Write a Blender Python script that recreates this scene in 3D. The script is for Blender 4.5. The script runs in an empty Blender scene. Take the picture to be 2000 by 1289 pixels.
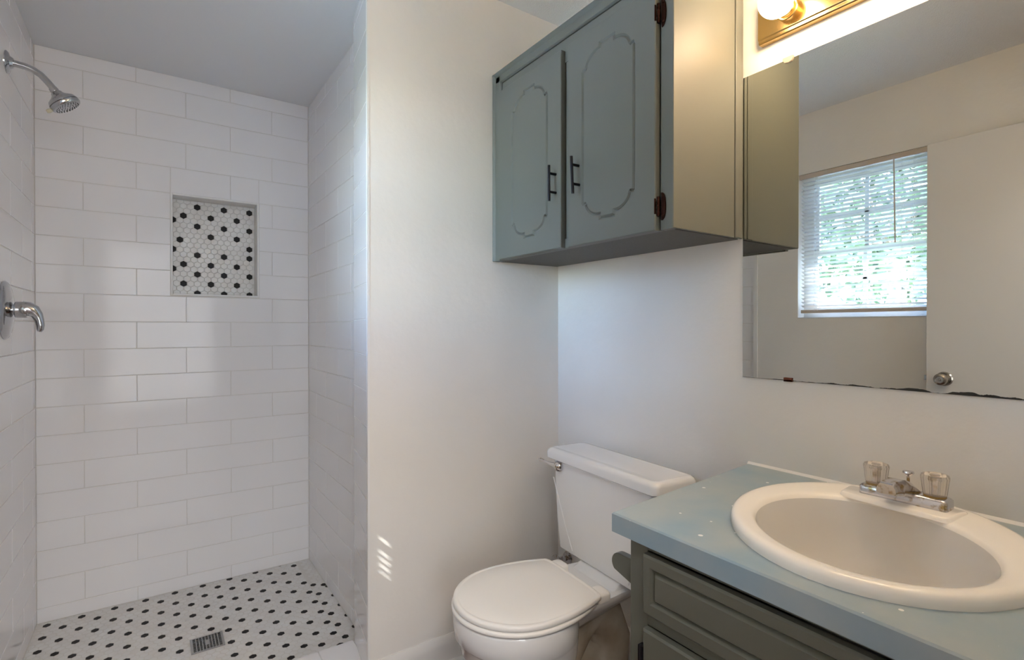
import bpy, bmesh, math, random
from math import sin, cos, pi, radians, sqrt, atan2, hypot
from mathutils import Vector, Matrix

random.seed(7)
SC = bpy.context.scene
COL = SC.collection

# ------------------------------------------------------------------ camera
FPX, YAW, PITCH, EYE = 1016.87, 0.60358, -0.00536, 1.2035
cam = bpy.data.cameras.new('camera')
cam.sensor_width = 36.0
cam.lens = FPX / 2000.0 * 36.0
cam.clip_start = 0.02
cam.clip_end = 200
camo = bpy.data.objects.new('camera', cam)
COL.objects.link(camo)
camo.location = (0, 0, EYE)
camo.rotation_euler = (pi / 2 + PITCH, 0, -YAW)
SC.camera = camo

# ------------------------------------------------------------------ light and exposure
SC.view_settings.view_transform = 'Standard'
SC.view_settings.look = 'None'
SC.view_settings.gamma = 1.0
SC.view_settings.use_curve_mapping = False
SC.view_settings.exposure = 0.36
SC.cycles.use_denoising = True
SC.cycles.max_bounces = 14
SC.cycles.diffuse_bounces = 8
SC.cycles.glossy_bounces = 6
SC.cycles.transmission_bounces = 10
SC.cycles.transparent_max_bounces = 16
SC.cycles.sample_clamp_indirect = 6.0
SC.cycles.caustics_refractive = False

SKY_STRENGTH = 14.3
SUN_STRENGTH = 18.0
BULB_STRENGTH = 43.0
HALL_FILL_WATTS = 73.0

world = bpy.data.worlds.new('sky')
SC.world = world
world.use_nodes = True
wn = world.node_tree
for n in list(wn.nodes):
    wn.nodes.remove(n)
sky = wn.nodes.new('ShaderNodeTexSky')
sky.sky_type = 'NISHITA'
sky.sun_disc = False
sky.sun_elevation = radians(41)
sky.sun_rotation = radians(150)
bg = wn.nodes.new('ShaderNodeBackground')
bg.inputs['Strength'].default_value = SKY_STRENGTH
wo = wn.nodes.new('ShaderNodeOutputWorld')
wb = wn.nodes.new('ShaderNodeMix')
wb.data_type = 'RGBA'
wb.blend_type = 'MULTIPLY'
wb.inputs['Factor'].default_value = 1.0
wb.inputs['B'].default_value = (.90, .98, 1.12, 1)
wn.links.new(sky.outputs[0], wb.inputs['A'])
wn.links.new(wb.outputs['Result'], bg.inputs['Color'])
wn.links.new(bg.outputs[0], wo.inputs['Surface'])

# sun: shines through the blind's cord holes onto the partition
sd = Vector((1.03, 0.568, -1.03)).normalized()
sun = bpy.data.lights.new('sun', 'SUN')
sun.energy = SUN_STRENGTH
sun.angle = radians(0.42)
sun.color = (1.0, 0.97, 0.92)
suno = bpy.data.objects.new('sun', sun)
COL.objects.link(suno)
suno.location = (-4, -1, 5)
suno.rotation_euler = sd.to_track_quat('-Z', 'Y').to_euler()

# portal guiding daylight through the window
pl = bpy.data.lights.new('window_portal', 'AREA')
pl.shape = 'RECTANGLE'
pl.size = 0.70
pl.size_y = 0.90
pl.cycles.is_portal = True
plo = bpy.data.objects.new('window_portal', pl)
COL.objects.link(plo)
plo.location = (-0.56, 1.255, 1.675)
plo.rotation_euler = (pi / 2, 0, -pi / 2)

# added fill: broad unseen area light in the room behind the doorway
hl = bpy.data.lights.new('hall_fill_light', 'AREA')
hl.shape = 'RECTANGLE'
hl.size = 3.2
hl.size_y = 2.2
hl.energy = HALL_FILL_WATTS
hl.color = (0.93, 0.97, 1.0)
hlo = bpy.data.objects.new('hall_fill_light', hl)
COL.objects.link(hlo)
hlo.location = (0.25, -3.40, 1.22)
hlo.rotation_euler = (pi / 2, 0, 0)

# second added fill, unseen, from above to lift floor and counter
cl_ = bpy.data.lights.new('hall_top_fill', 'AREA')
cl_.shape = 'DISK'
cl_.size = 0.7
cl_.energy = 25.0
cl_.color = (1.0, 0.97, 0.95)
clo = bpy.data.objects.new('hall_top_fill', cl_)
COL.objects.link(clo)
clo.location = (0.05, -0.62, 2.39)

# ------------------------------------------------------------------ key dimensions
XR = 1.374      # wall with mirror
XL = -0.385     # wall with window
YB = 1.658      # partition face
YS = 2.821      # shower back wall
XSR = 0.664     # shower right wall
XSL = -0.392
ZC = 2.44
ZS = 2.343
Y0 = 0.07       # wall behind the camera, room side

# ------------------------------------------------------------------ materials
MATS = {}


def mat(name, color=(.8, .8, .8), rough=.5, metal=0.0, spec=.5, coat=0.0, emis=None, estr=0.0):
    m = bpy.data.materials.new(name)
    m.use_nodes = True
    b = m.node_tree.nodes['Principled BSDF']
    b.inputs['Base Color'].default_value = (*color, 1)
    b.inputs['Roughness'].default_value = rough
    b.inputs['Metallic'].default_value = metal
    b.inputs['Specular IOR Level'].default_value = spec
    b.inputs['Coat Weight'].default_value = coat
    if emis:
        b.inputs['Emission Color'].default_value = (*emis, 1)
        b.inputs['Emission Strength'].default_value = estr
    MATS[name] = m
    return m


def nodes(m):
    return m.node_tree.nodes, m.node_tree.links, m.node_tree.nodes['Principled BSDF']


def coord(m, scale=(1, 1, 1)):
    N, L, b = nodes(m)
    tc = N.new('ShaderNodeNewGeometry')
    mp = N.new('ShaderNodeMapping')
    mp.inputs['Scale'].default_value = scale
    L.new(tc.outputs['Position'], mp.inputs['Vector'])
    return mp.outputs[0]


def bump(m, scale, strength, dist=.002, detail=3, stretch=(1, 1, 1)):
    N, L, b = nodes(m)
    v = coord(m, stretch)
    t = N.new('ShaderNodeTexNoise')
    t.inputs['Scale'].default_value = scale
    t.inputs['Detail'].default_value = detail
    L.new(v, t.inputs['Vector'])
    bp = N.new('ShaderNodeBump')
    bp.inputs['Strength'].default_value = strength
    bp.inputs['Distance'].default_value = dist
    L.new(t.outputs['Fac'], bp.inputs['Height'])
    L.new(bp.outputs[0], b.inputs['Normal'])
    return m


def vary(m, scale, c1, c2, lo=.4, hi=.6, detail=4, stretch=(1, 1, 1)):
    """noise blend between two colours of the material itself (wear, mottling)"""
    N, L, b = nodes(m)
    v = coord(m, stretch)
    t = N.new('ShaderNodeTexNoise')
    t.inputs['Scale'].default_value = scale
    t.inputs['Detail'].default_value = detail
    L.new(v, t.inputs['Vector'])
    r = N.new('ShaderNodeValToRGB')
    r.color_ramp.elements[0].position = lo
    r.color_ramp.elements[1].position = hi
    r.color_ramp.elements[0].color = (*c1, 1)
    r.color_ramp.elements[1].color = (*c2, 1)
    L.new(t.outputs['Fac'], r.inputs['Fac'])
    L.new(r.outputs[0], b.inputs['Base Color'])
    return r


paint = bump(mat('wall_paint', (.70, .675, .635), .65, spec=.3), 34, .35, .003, 5)
vary(paint, 2.2, (.735, .71, .67), (.765, .745, .715), .35, .65)
paint_left = paint
ceil_m = bump(mat('ceiling_texture', (.85, .86, .88), .85, spec=.2), 190, .9, .004, 2)
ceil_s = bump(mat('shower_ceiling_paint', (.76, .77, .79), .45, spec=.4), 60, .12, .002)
tile_m = mat('white_glazed_tile', (.78, .77, .78), .10, spec=.30)
bump(tile_m, 9, .05, .002, 2)
grout_m = bump(mat('pale_grout', (.66, .64, .61), .8), 300, .3, .001)
hex_w = mat('white_hex_tile', (.70, .69, .68), .28)
vary(hex_w, 14, (.66, .64, .62), (.72, .72, .71), .35, .65)
hex_k = mat('black_hex_tile', (.006, .005, .006), .5, spec=.25)
marble = bump(mat('niche_marble', (.62, .61, .60), .3), 40, .1)
vary(marble, 9, (.62, .58, .53), (.80, .80, .80), .35, .6)
porc = mat('toilet_porcelain', (.83, .83, .83), .08, spec=.5, coat=.4)
bump(porc, 4, .03, .003, 1)
pedestal_m = mat('stained_porcelain', (.6, .52, .4), .25)
vary(pedestal_m, 8, (.34, .24, .13), (.62, .56, .46), .25, .60)
plastic = mat('toilet_seat_plastic', (.88, .865, .84), .28, spec=.45)
sink_m = mat('sink_porcelain', (.94, .90, .84), .16, spec=.5, coat=.2)
bowl_shade_m = mat('sink_bowl_shaded', (.74, .72, .68), .2, spec=.4)  # shade of the bowl put into the colour; rim is the same porcelain
vary(bowl_shade_m, 3.0, (.68, .60, .48), (.72, .70, .67), .25, .5)
chrome = mat('chrome', (.52, .52, .53), .09, 1.0)
chrome_old = mat('worn_chrome', (.66, .65, .66), .16, 1.0)
vary(chrome_old, 70, (.34, .24, .10), (.70, .69, .72), .34, .50)
brass = mat('brushed_brass', (.62, .42, .17), .24, 1.0)
nickel = mat('satin_nickel', (.42, .38, .34), .2, 1.0)
black_m = mat('matte_black_metal', (.012, .012, .016), .35, .6)
copper = mat('antique_copper', (.035, .014, .010), .34, 1.0)
cab_m = bump(mat('grey_green_paint', (.126, .132, .114), .50, spec=.4), 55, .10, .002, 4)
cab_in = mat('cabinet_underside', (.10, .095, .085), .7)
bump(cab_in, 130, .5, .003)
van_m = bump(mat('dark_olive_paint', (.122, .124, .098), .28, spec=.5), 70, .12, .002, 4, (1, .3, 1))
lam = mat('blue_grey_laminate', (.27, .32, .345), .38, spec=.4)
bump(lam, 90, .05, .001)
floor_m = mat('red_brown_wood_floor', (.07, .02, .012), .35)
vary(floor_m, 7, (.045, .010, .006), (.12, .04, .02), .3, .7, 6, (1, 8, 1))
base_m = mat('baseboard_paint', (.70, .68, .66), .4)
wood_raw = mat('bare_wood', (.5, .3, .1), .5)
blind_m = mat('blind_vinyl', (.72, .72, .70), .45)
blind_m.node_tree.nodes['Principled BSDF'].inputs['Transmission Weight'].default_value = 0.0
rail_m = mat('blind_rail', (.55, .48, .42), .5)
wframe = mat('window_frame_paint', (.62, .64, .66), .45)
door_m = mat('door_paint', (.66, .645, .63), .4)
dark = mat('dark_gap', (.008, .008, .009), .8)
bulb_m = mat('bulb_glass', (1, 1, 1), .3, emis=(1.0, .73, .46), estr=BULB_STRENGTH)
caulk = mat('white_caulk', (.74, .73, .72), .5)
rubber = mat('black_rubber', (.01, .01, .01), .6)
grass = mat('lawn_grass', (.10, .17, .05), .9)
vary(grass, 3, (.07, .12, .03), (.20, .24, .10))
leaf_m = mat('leaf_green', (.05, .09, .025), .6, spec=.2)
vary(leaf_m, 5, (.030, .05, .03), (.09, .12, .07))
bark_m = mat('bark', (.12, .09, .07), .9)
concrete = mat('concrete', (.6, .58, .55), .9)
siding = mat('pale_siding', (.72, .72, .72), .7)
fence_m = mat('fence_wood', (.34, .30, .26), .8)
amber = mat('amber_grime', (.30, .18, .04), .4)

# worn laminate: paint flecks
N, L, b = nodes(lam)
v = coord(lam)
vo = N.new('ShaderNodeTexVoronoi'); vo.voronoi_dimensions = '2D'; vo.inputs['Scale'].default_value = 17
L.new(v, vo.inputs['Vector'])
lt = N.new('ShaderNodeMath'); lt.operation = 'LESS_THAN'; lt.inputs[1].default_value = .045
L.new(vo.outputs['Distance'], lt.inputs[0])
sepc = N.new('ShaderNodeSeparateColor'); L.new(vo.outputs['Color'], sepc.inputs[0])
lt2 = N.new('ShaderNodeMath'); lt2.operation = 'LESS_THAN'; lt2.inputs[1].default_value = .34
L.new(sepc.outputs[0], lt2.inputs[0])
mu = N.new('ShaderNodeMath'); mu.operation = 'MULTIPLY'
L.new(lt.outputs[0], mu.inputs[0]); L.new(lt2.outputs[0], mu.inputs[1])
gn = N.new('ShaderNodeNewGeometry'); sz = N.new('ShaderNodeSeparateXYZ'); L.new(gn.outputs['True Normal'], sz.inputs[0])
up = N.new('ShaderNodeMath'); up.operation = 'GREATER_THAN'; up.inputs[1].default_value = .6; L.new(sz.outputs['Z'], up.inputs[0])
mu2 = N.new('ShaderNodeMath'); mu2.operation = 'MULTIPLY'; L.new(mu.outputs[0], mu2.inputs[0]); L.new(up.outputs[0], mu2.inputs[1])
th_ = N.new('ShaderNodeMath'); th_.operation = 'MULTIPLY'; th_.inputs[1].default_value = .075; L.new(sepc.outputs[1], th_.inputs[0]); L.new(th_.outputs[0], lt.inputs[1])
nz = N.new('ShaderNodeTexNoise'); nz.inputs['Scale'].default_value = 6; nz.inputs['Detail'].default_value = 6
L.new(v, nz.inputs['Vector'])
rp = N.new('ShaderNodeValToRGB')
rp.color_ramp.elements[0].position = .35; rp.color_ramp.elements[1].position = .62
rp.color_ramp.elements[0].color = (.25, .35, .42, 1); rp.color_ramp.elements[1].color = (.345, .40, .42, 1)
L.new(nz.outputs['Fac'], rp.inputs['Fac'])
mx = N.new('ShaderNodeMix'); mx.data_type = 'RGBA'
L.new(mu2.outputs[0], mx.inputs['Factor']); L.new(rp.outputs[0], mx.inputs['A'])
mx.inputs['B'].default_value = (.8, .8, .78, 1)
L.new(mx.outputs['Result'], b.inputs['Base Color'])

# window glass: clear, lets the daylight through
glass = bpy.data.materials.new('window_glass'); glass.use_nodes = True
gt = glass.node_tree
for n in list(gt.nodes):
    gt.nodes.remove(n)
go = gt.nodes.new('ShaderNodeOutputMaterial'); gm = gt.nodes.new('ShaderNodeMixShader')
gtr = gt.nodes.new('ShaderNodeBsdfTransparent'); ggl = gt.nodes.new('ShaderNodeBsdfGlossy')
ggl.inputs['Roughness'].default_value = .02
gfr = gt.nodes.new('ShaderNodeFresnel'); gfr.inputs['IOR'].default_value = 1.45
gtr.inputs['Color'].default_value = (.96, .98, .97, 1)
gt.links.new(gfr.outputs[0], gm.inputs[0]); gt.links.new(gtr.outputs[0], gm.inputs[1])
gt.links.new(ggl.outputs[0], gm.inputs[2]); gt.links.new(gm.outputs[0], go.inputs['Surface'])

# acrylic knobs
acry = mat('clear_acrylic', (.98, .92, .85), .16, spec=.5)
b = acry.node_tree.nodes['Principled BSDF']
b.inputs['Transmission Weight'].default_value = .82
b.inputs['IOR'].default_value = 1.35

# mirror with blackened silvering along its lower edge
mir = mat('mirror_silver', (.665, .68, .65), .0, 1.0)
N, L, b = nodes(mir)
pos = N.new('ShaderNodeNewGeometry'); sp = N.new('ShaderNodeSeparateXYZ')
L.new(pos.outputs['Position'], sp.inputs[0])
nz = N.new('ShaderNodeTexNoise'); nz.inputs['Scale'].default_value = 22; nz.inputs['Detail'].default_value = 5
L.new(pos.outputs['Position'], nz.inputs['Vector'])
# threshold height = 1.0635 + (0.84-y)*0.012*noise
a1 = N.new('ShaderNodeMath'); a1.operation = 'SUBTRACT'; a1.inputs[0].default_value = .86; L.new(sp.outputs['Y'], a1.inputs[1])
a2 = N.new('ShaderNodeMapRange'); a2.inputs['From Min'].default_value = .36; a2.inputs['From Max'].default_value = .62
L.new(nz.outputs['Fac'], a2.inputs['Value'])
a3 = N.new('ShaderNodeMath'); a3.operation = 'MULTIPLY'; L.new(a1.outputs[0], a3.inputs[0]); L.new(a2.outputs['Result'], a3.inputs[1])
a4 = N.new('ShaderNodeMath'); a4.operation = 'MULTIPLY_ADD'; a4.inputs[1].default_value = .014; a4.inputs[2].default_value = 1.0640
L.new(a3.outputs[0], a4.inputs[0])
a5 = N.new('ShaderNodeMath'); a5.operation = 'LESS_THAN'; L.new(sp.outputs['Z'], a5.inputs[0]); L.new(a4.outputs[0], a5.inputs[1])
mk = N.new('ShaderNodeBsdfPrincipled'); mk.inputs['Base Color'].default_value = (.012, .010, .006, 1); mk.inputs['Roughness'].default_value = .5
ms = N.new('ShaderNodeMixShader'); L.new(a5.outputs[0], ms.inputs[0]); L.new(b.outputs[0], ms.inputs[1]); L.new(mk.outputs[0], ms.inputs[2])
L.new(ms.outputs[0], N['Material Output'].inputs['Surface'])


# ------------------------------------------------------------------ object helpers
def tag(o, label=None, cat=None, group=None, kind=None):
    if label: o['label'] = label
    if cat: o['category'] = cat
    if group: o['group'] = group
    if kind: o['kind'] = kind
    return o


def root(name, loc, label=None, cat=None, group=None, kind=None, rotz=0):
    o = bpy.data.objects.new(name, None)
    COL.objects.link(o)
    o.location = loc
    o.rotation_euler = (0, 0, rotz)
    o.empty_display_size = .05
    return tag(o, label, cat, group, kind)


class MB:
    """collects faces of one mesh"""

    def __init__(s):
        s.v = []; s.f = []; s.m = []

    def add(s, vs, fs, mi=0):
        o = len(s.v)
        s.v += [tuple(p) for p in vs]
        for f in fs:
            s.f.append([i + o for i in f]); s.m.append(mi)
        return s

    def box(s, a, b, mi=0):
        x0, y0, z0 = a; x1, y1, z1 = b
        x0, x1 = sorted((x0, x1)); y0, y1 = sorted((y0, y1)); z0, z1 = sorted((z0, z1))
        return s.add([(x0, y0, z0), (x1, y0, z0), (x1, y1, z0), (x0, y1, z0), (x0, y0, z1), (x1, y0, z1), (x1, y1, z1), (x0, y1, z1)],
                     [(3, 2, 1, 0), (4, 5, 6, 7), (0, 1, 5, 4), (1, 2, 6, 5), (2, 3, 7, 6), (3, 0, 4, 7)], mi)

    def prism(s, poly, axis, lo, hi, mi=0):
        """poly: 2-D points in the two other axes (in x,y,z order)"""
        def P(p, t):
            return {'x': (t, p[0], p[1]), 'y': (p[0], t, p[1]), 'z': (p[0], p[1], t)}[axis]
        n = len(poly)
        vs = [P(p, lo) for p in poly] + [P(p, hi) for p in poly]
        fs = [list(range(n))[::-1], list(range(n, 2 * n))] + [(i, (i + 1) % n, n + (i + 1) % n, n + i) for i in range(n)]
        return s.add(vs, fs, mi)

    def loft(s, rings, mi=0, cap0=True, cap1=True):
        n = len(rings[0]); vs = [p for r in rings for p in r]; fs = []
        for k in range(len(rings) - 1):
            for i in range(n):
                j = (i + 1) % n
                fs.append((k * n + i, k * n + j, (k + 1) * n + j, (k + 1) * n + i))
        if cap0: fs.append(list(range(n))[::-1])
        if cap1: fs.append([(len(rings) - 1) * n + i for i in range(n)])
        return s.add(vs, fs, mi)

    def lathe(s, prof, org, axis, n=32, mi=0, cap0=True, cap1=True, flute=None):
        """prof: (r, t) along axis direction"""
        ax = Vector(axis).normalized()
        u = ax.orthogonal().normalized(); w = ax.cross(u)
        rings = []
        for r, t in prof:
            ring = []
            for i in range(n):
                a = 2 * pi * i / n
                rr = r * (1 + (flute * (1 if i % 2 else -1) if flute else 0))
                ring.append(Vector(org) + ax * t + (u * cos(a) + w * sin(a)) * rr)
            rings.append(ring)
        return s.loft(rings, mi, cap0, cap1)

    def tube(s, pts, r, n=12, mi=0):
        pts = [Vector(p) for p in pts]
        rs = r if isinstance(r, (list, tuple)) else [r] * len(pts)
        rings = []
        t0 = (pts[1] - pts[0]).normalized(); u = t0.orthogonal().normalized()
        for i, p in enumerate(pts):
            t = (pts[min(i + 1, len(pts) - 1)] - pts[max(i - 1, 0)]).normalized()
            u = (u - t * u.dot(t)).normalized(); w = t.cross(u)
            rings.append([p + (u * cos(2 * pi * k / n) + w * sin(2 * pi * k / n)) * rs[i] for k in range(n)])
        return s.loft(rings, mi)

    def sphere(s, c, r, n=24, m=14, mi=0, sc=(1, 1, 1)):
        c = Vector(c); rings = []
        for k in range(m + 1):
            a = pi * (k + .0) / m
            rr = max(sin(a), 1e-4) * r
            rings.append([c + Vector((rr * cos(2 * pi * i / n) * sc[0], rr * sin(2 * pi * i / n) * sc[1], -cos(a) * r * sc[2])) for i in range(n)])
        return s.loft(rings, mi)

    def build(s, name, mats, parent=None, bevel=0, seg=2, smooth=None, sub=0, local=False, angle=35):
        me = bpy.data.meshes.new(name)
        off = Vector((0, 0, 0))
        if parent is not None and not local:
            off = parent.matrix_world.translation if False else root_loc(parent)
        me.from_pydata([Vector(p) - off for p in s.v], [], s.f)
        if not isinstance(mats, (list, tuple)): mats = [mats]
        for m in mats: me.materials.append(m)
        for p, mi in zip(me.polygons, s.m): p.material_index = mi
        me.validate()
        bm = bmesh.new(); bm.from_mesh(me)
        bmesh.ops.recalc_face_normals(bm, faces=bm.faces)
        bm.to_mesh(me); bm.free()
        o = bpy.data.objects.new(name, me)
        COL.objects.link(o)
        if parent is not None: o.parent = parent
        if smooth is None: smooth = bevel == 0
        if smooth or bevel:
            for p in me.polygons: p.use_smooth = True
            me.set_sharp_from_angle(angle=radians(angle))
        if bevel:
            md = o.modifiers.new('bevel', 'BEVEL')
            md.width = bevel; md.segments = seg; md.limit_method = 'ANGLE'; md.angle_limit = radians(angle)
            md.harden_normals = True
        if sub:
            md = o.modifiers.new('sub', 'SUBSURF'); md.levels = sub; md.render_levels = sub
        return o


def root_loc(o):
    v = Vector((0, 0, 0))
    while o is not None:
        v = v + Vector(o.location); o = o.parent
    return v


def struct(name, mb, mats, bevel=0, smooth=False, parent=None, **k):
    o = mb.build(name, mats, parent, bevel=bevel, smooth=smooth, **k)
    if parent is None: o['kind'] = 'structure'
    return o


def rrect(x0, x1, y0, y1, r, n=5):
    """rounded rectangle outline"""
    pts = []
    for cx, cy, a0 in ((x1 - r, y1 - r, 0), (x0 + r, y1 - r, 90), (x0 + r, y0 + r, 180), (x1 - r, y0 + r, 270)):
        for i in range(n + 1):
            a = radians(a0 + 90 * i / n)
            pts.append((cx + r * cos(a), cy + r * sin(a)))
    return pts


def offset_poly(P, d):
    """offset a closed CCW polygon inward by d"""
    n = len(P); out = []
    for i in range(n):
        a = Vector(P[i - 1]); b = Vector(P[i]); c = Vector(P[(i + 1) % n])
        e1 = (b - a).normalized(); e2 = (c - b).normalized()
        n1 = Vector((-e1.y, e1.x)); n2 = Vector((-e2.y, e2.x))
        k = (n1 + n2)
        k = k / max(k.dot(k) / 2, .35) if k.length > 1e-6 else n1
        out.append((b.x + k.x * d, b.y + k.y * d))
    return out


# ------------------------------------------------------------------ shell
# tile helper: rectangular glazed tiles standing on a plane
def tiles(mb, O, U, V, Nn, rects, gap=.0011, th=.0035, bev=.0014, mi=0):
    O, U, V, Nn = Vector(O), Vector(U), Vector(V), Vector(Nn)
    for (u0, u1, v0, v1) in rects:
        u0 += gap; u1 -= gap; v0 += gap; v1 -= gap
        if u1 - u0 < .004 or v1 - v0 < .004: continue
        tx = random.uniform(-.0004, .0004); ty = random.uniform(-.0003, .0003)
        lo = [(u0, v0), (u1, v0), (u1, v1), (u0, v1)]
        b1 = min(bev, (u1 - u0) / 3, (v1 - v0) / 3)
        mid = [O + U * u + V * v + Nn * (-.0012) for u, v in lo]
        hi = [(u0 + b1, v0 + b1), (u1 - b1, v0 + b1), (u1 - b1, v1 - b1), (u0 + b1, v1 - b1)]
        top = []
        for k, (u, v) in enumerate(hi):
            h = tx * (1 if k in (1, 2) else -1) + ty * (1 if k in (2, 3) else -1)
            top.append(O + U * u + V * v + Nn * h * .6)
        base = [O + U * u + V * v - Nn * th for u, v in lo]
        vs = base + mid + top
        fs = [(8, 9, 10, 11)]
        for a in (0, 4):
            for i in range(4):
                j = (i + 1) % 4
                fs.append((a + i, a + j, a + 4 + j, a + 4 + i))
        mb.add(vs, fs, mi)


def rows(v_top, z0=.0590, pitch=.1168, zmin=0.0):
    out = [(zmin, z0, -1)]
    k = 0
    z = z0
    while z < v_top - .01:
        out.append((z, min(z + pitch, v_top), k)); z += pitch; k += 1
    return out


def cut(rect, hole):
    """split rect minus hole into rects"""
    u0, u1, v0, v1 = rect; a0, a1, b0, b1 = hole
    if u1 <= a0 or u0 >= a1 or v1 <= b0 or v0 >= b1: return [rect]
    out = []
    if u0 < a0: out.append((u0, a0, v0, v1))
    if u1 > a1: out.append((a1, u1, v0, v1))
    m0, m1 = max(u0, a0), min(u1, a1)
    if v0 < b0: out.append((m0, m1, v0, b0))
    if v1 > b1: out.append((m0, m1, b1, v1))
    return out


NX0, NX1, NZ0, NZ1 = .0746, .4225, 1.357, 1.804      # niche opening
NF = .008                                            # its edge trim

# shower back wall, tiled, with the niche left open
mb = MB()
T = .0018
for r in cut((XSL - .12, XSR + .1, -.05, ZS + .1), (NX0 - .002, NX1 + .002, NZ0 - .002, NZ1 + .002)):
    mb.box((r[0], YS + T, r[2]), (r[1], YS + .13, r[3]), 0)
mb.box((NX0 - .01, YS + .094, NZ0 - .01), (NX1 + .01, YS + .13, NZ1 + .01), 0)
rc = []
for (z0, z1, k) in rows(ZS):
    js = [-.240, .126, .491] if k % 2 == 0 else [-.059 - .366, -.059, .307]
    xs = [XSL] + [j for j in js if XSL < j < XSR] + [XSR]
    for i in range(len(xs) - 1):
        rc += cut((xs[i], xs[i + 1], z0, z1), (NX0 - NF, NX1 + NF, NZ0 - NF, NZ1 + NF))
tiles(mb, (0, YS, 0), (1, 0, 0), (0, 0, 1), (0, -1, 0), rc, mi=1)
struct('wall_back', mb, [grout_m, tile_m])

# window wall on the left, tiled from the shower on
WY0, WY1, WZ0, WZ1 = .905, 1.568, 1.256, 2.093
mb = MB()
for r in cut((-.05, 1.84, -.05, ZC + .1), (WY0, WY1, WZ0, WZ1)):
    mb.box((XL - .14, r[0], r[2]), (XL, r[1], r[3]), 0)
mb.box((XL - .14, 1.84, -.05), (XSL - T, YS + .1, ZC + .1), 1)
rc = []
for (z0, z1, k) in rows(ZS):
    js = [1.84, 2.21, 2.576] if k % 2 == 0 else [1.84, 2.025, 2.393, 2.76]
    js = js + [YS]
    for i in range(len(js) - 1):
        rc.append((js[i], js[i + 1], z0, z1))
tiles(mb, (XSL, 0, 0), (0, 1, 0), (0, 0, 1), (1, 0, 0), rc, mi=2)
# white bullnose edge where the tile stops
mb.box((XL - .02, 1.815, 0), (XL + .006, 1.840, ZS), 3)
struct('wall_left', mb, [paint, grout_m, tile_m, caulk])

# wall with mirror on the right
mb = MB()
mb.box((XR, -.05, -.05), (XR + .1, YB + .01, ZC + .1))
struct('wall_right', mb, paint)

# partition between toilet and shower: painted face, tiled return, tiled shower side
ST0 = (.5735, YB); ST1 = (.611, 1.917)
mb = MB()
mb.prism([(.5735, YB), (XR + .1, YB), (XR + .1, YS + .1), (XSR + T, YS + .1), (XSR + T, 1.917), (.611 + T, 1.917), (.5735 + T, YB + .002)], 'z', -.05, ZC + .1, 0)
dU = Vector((ST1[0] - ST0[0], ST1[1] - ST0[1], 0)); Ln = dU.length; dU.normalize()
nS = Vector((-dU.y, dU.x, 0))
rc = []
z = -.0755
while z < ZS:
    rc.append((.010, Ln, max(z, 0), min(z + .1187, ZS))); z += .1187
tiles(mb, (ST0[0], ST0[1], 0), dU, (0, 0, 1), nS, rc, mi=2)
# metal-white corner bead
mb.box((.5725, YB - .0012, .047), (.5800, YB + .009, ZS), 3)
rc = []
for (z0, z1, k) in rows(ZS):
    js = [1.917, 2.301, 2.667, YS] if k % 2 == 0 else [1.917, 2.12, 2.498, YS]
    for i in range(len(js) - 1): rc.append((js[i], js[i + 1], z0, z1))
tiles(mb, (XSR, 0, 0), (0, 1, 0), (0, 0, 1), (-1, 0, 0), rc, mi=2)
struct('wall_partition', mb, [paint, grout_m, tile_m, caulk])

# wall behind the camera with the doorway, and the room beyond it
mb = MB()
mb.box((XL - .14, -.03, -.05), (-.34, Y0, ZC + .1))
mb.box((.462, -.03, -.05), (XR + .1, Y0, ZC + .1))
mb.box((-.34, -.03, 2.09), (.462, Y0, ZC + .1))
struct('wall_front', mb, paint)
mb = MB()
mb.box((-2.0, -3.6, -.05), (-1.9, -.03, ZC + .1)); mb.box((2.3, -3.6, -.05), (2.4, -.03, ZC + .1))
mb.box((-2.0, -3.6, -.05), (2.4, -3.5, ZC + .1)); mb.box((XR + .1, -.03, -.05), (2.4, .07, ZC + .1)); mb.box((-2.0, -.03, -.05), (XL - .14, .07, ZC + .1))
struct('wall_hall', mb, paint)
mb = MB(); mb.box((-2.0, -3.6, ZC), (2.4, Y0, ZC + .1)); mb.box((XL - .14, Y0, ZC), (XR + .1, YB + .02, ZC + .1))
struct('ceiling', mb, ceil_m)
mb = MB(); mb.box((XL - .14, YB + .001, ZS), (.573, YS + .13, ZC + .1)); mb.box((.573, YB + .03, ZS), (XSR + .003, YS + .13, ZC))
struct('ceiling_shower', mb, ceil_s)
mb = MB(); mb.box((-2.0, -3.6, -.12), (2.4, 1.70, 0)); struct('floor', mb, floor_m)

# shower floor: hexagonal mosaic, black dots in the pattern
mb = MB()
mb.box((XSL - .1, 1.70, -.12), (XSR + .1, YS + .1, -.0006), 0)
XT = [-.2479, -.1935, -.1390, -.0845, -.0305, .0240, .0780, .1330, .1870, .2430, .2970, .3530, .4100, .4660, .5230, .5810]
TT = [2.0134, 2.059, 2.1014, 2.150, 2.194, 2.246, 2.2905, 2.342, 2.3888, 2.442, 2.492, 2.546, 2.598, 2.652, 2.706, 2.760, 2.8135]


def xk(c):   # half-column index c (0 = first dot column) -> X ; one hex pitch = 1 half column
    k = c / 2
    if k <= 0: return XT[0] + k * .0545
    if k >= 15: return XT[15] + (k - 15) * .0565
    i = int(k); return XT[i] + (XT[min(i + 1, 15)] - XT[i]) * (k - i)


def yr(r, c):   # hex row index r: 2 rows per entry of TT ; slight skew of the sheets
    t = r / 2
    if t <= 0: y = TT[0] + t * .0455
    elif t >= 16: y = TT[16] + (t - 16) * .0535
    else:
        i = int(t); y = TT[i] + (TT[min(i + 1, 16)] - TT[i]) * (t - i)
    k = c / 2
    ex = 0 if k <= 13 else .017 * (k - 13) if k <= 14 else .017 + .005 * (k - 14)
    return y - (24 - min(c, 26)) * .0009 * (y - 1.9) + ex


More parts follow.
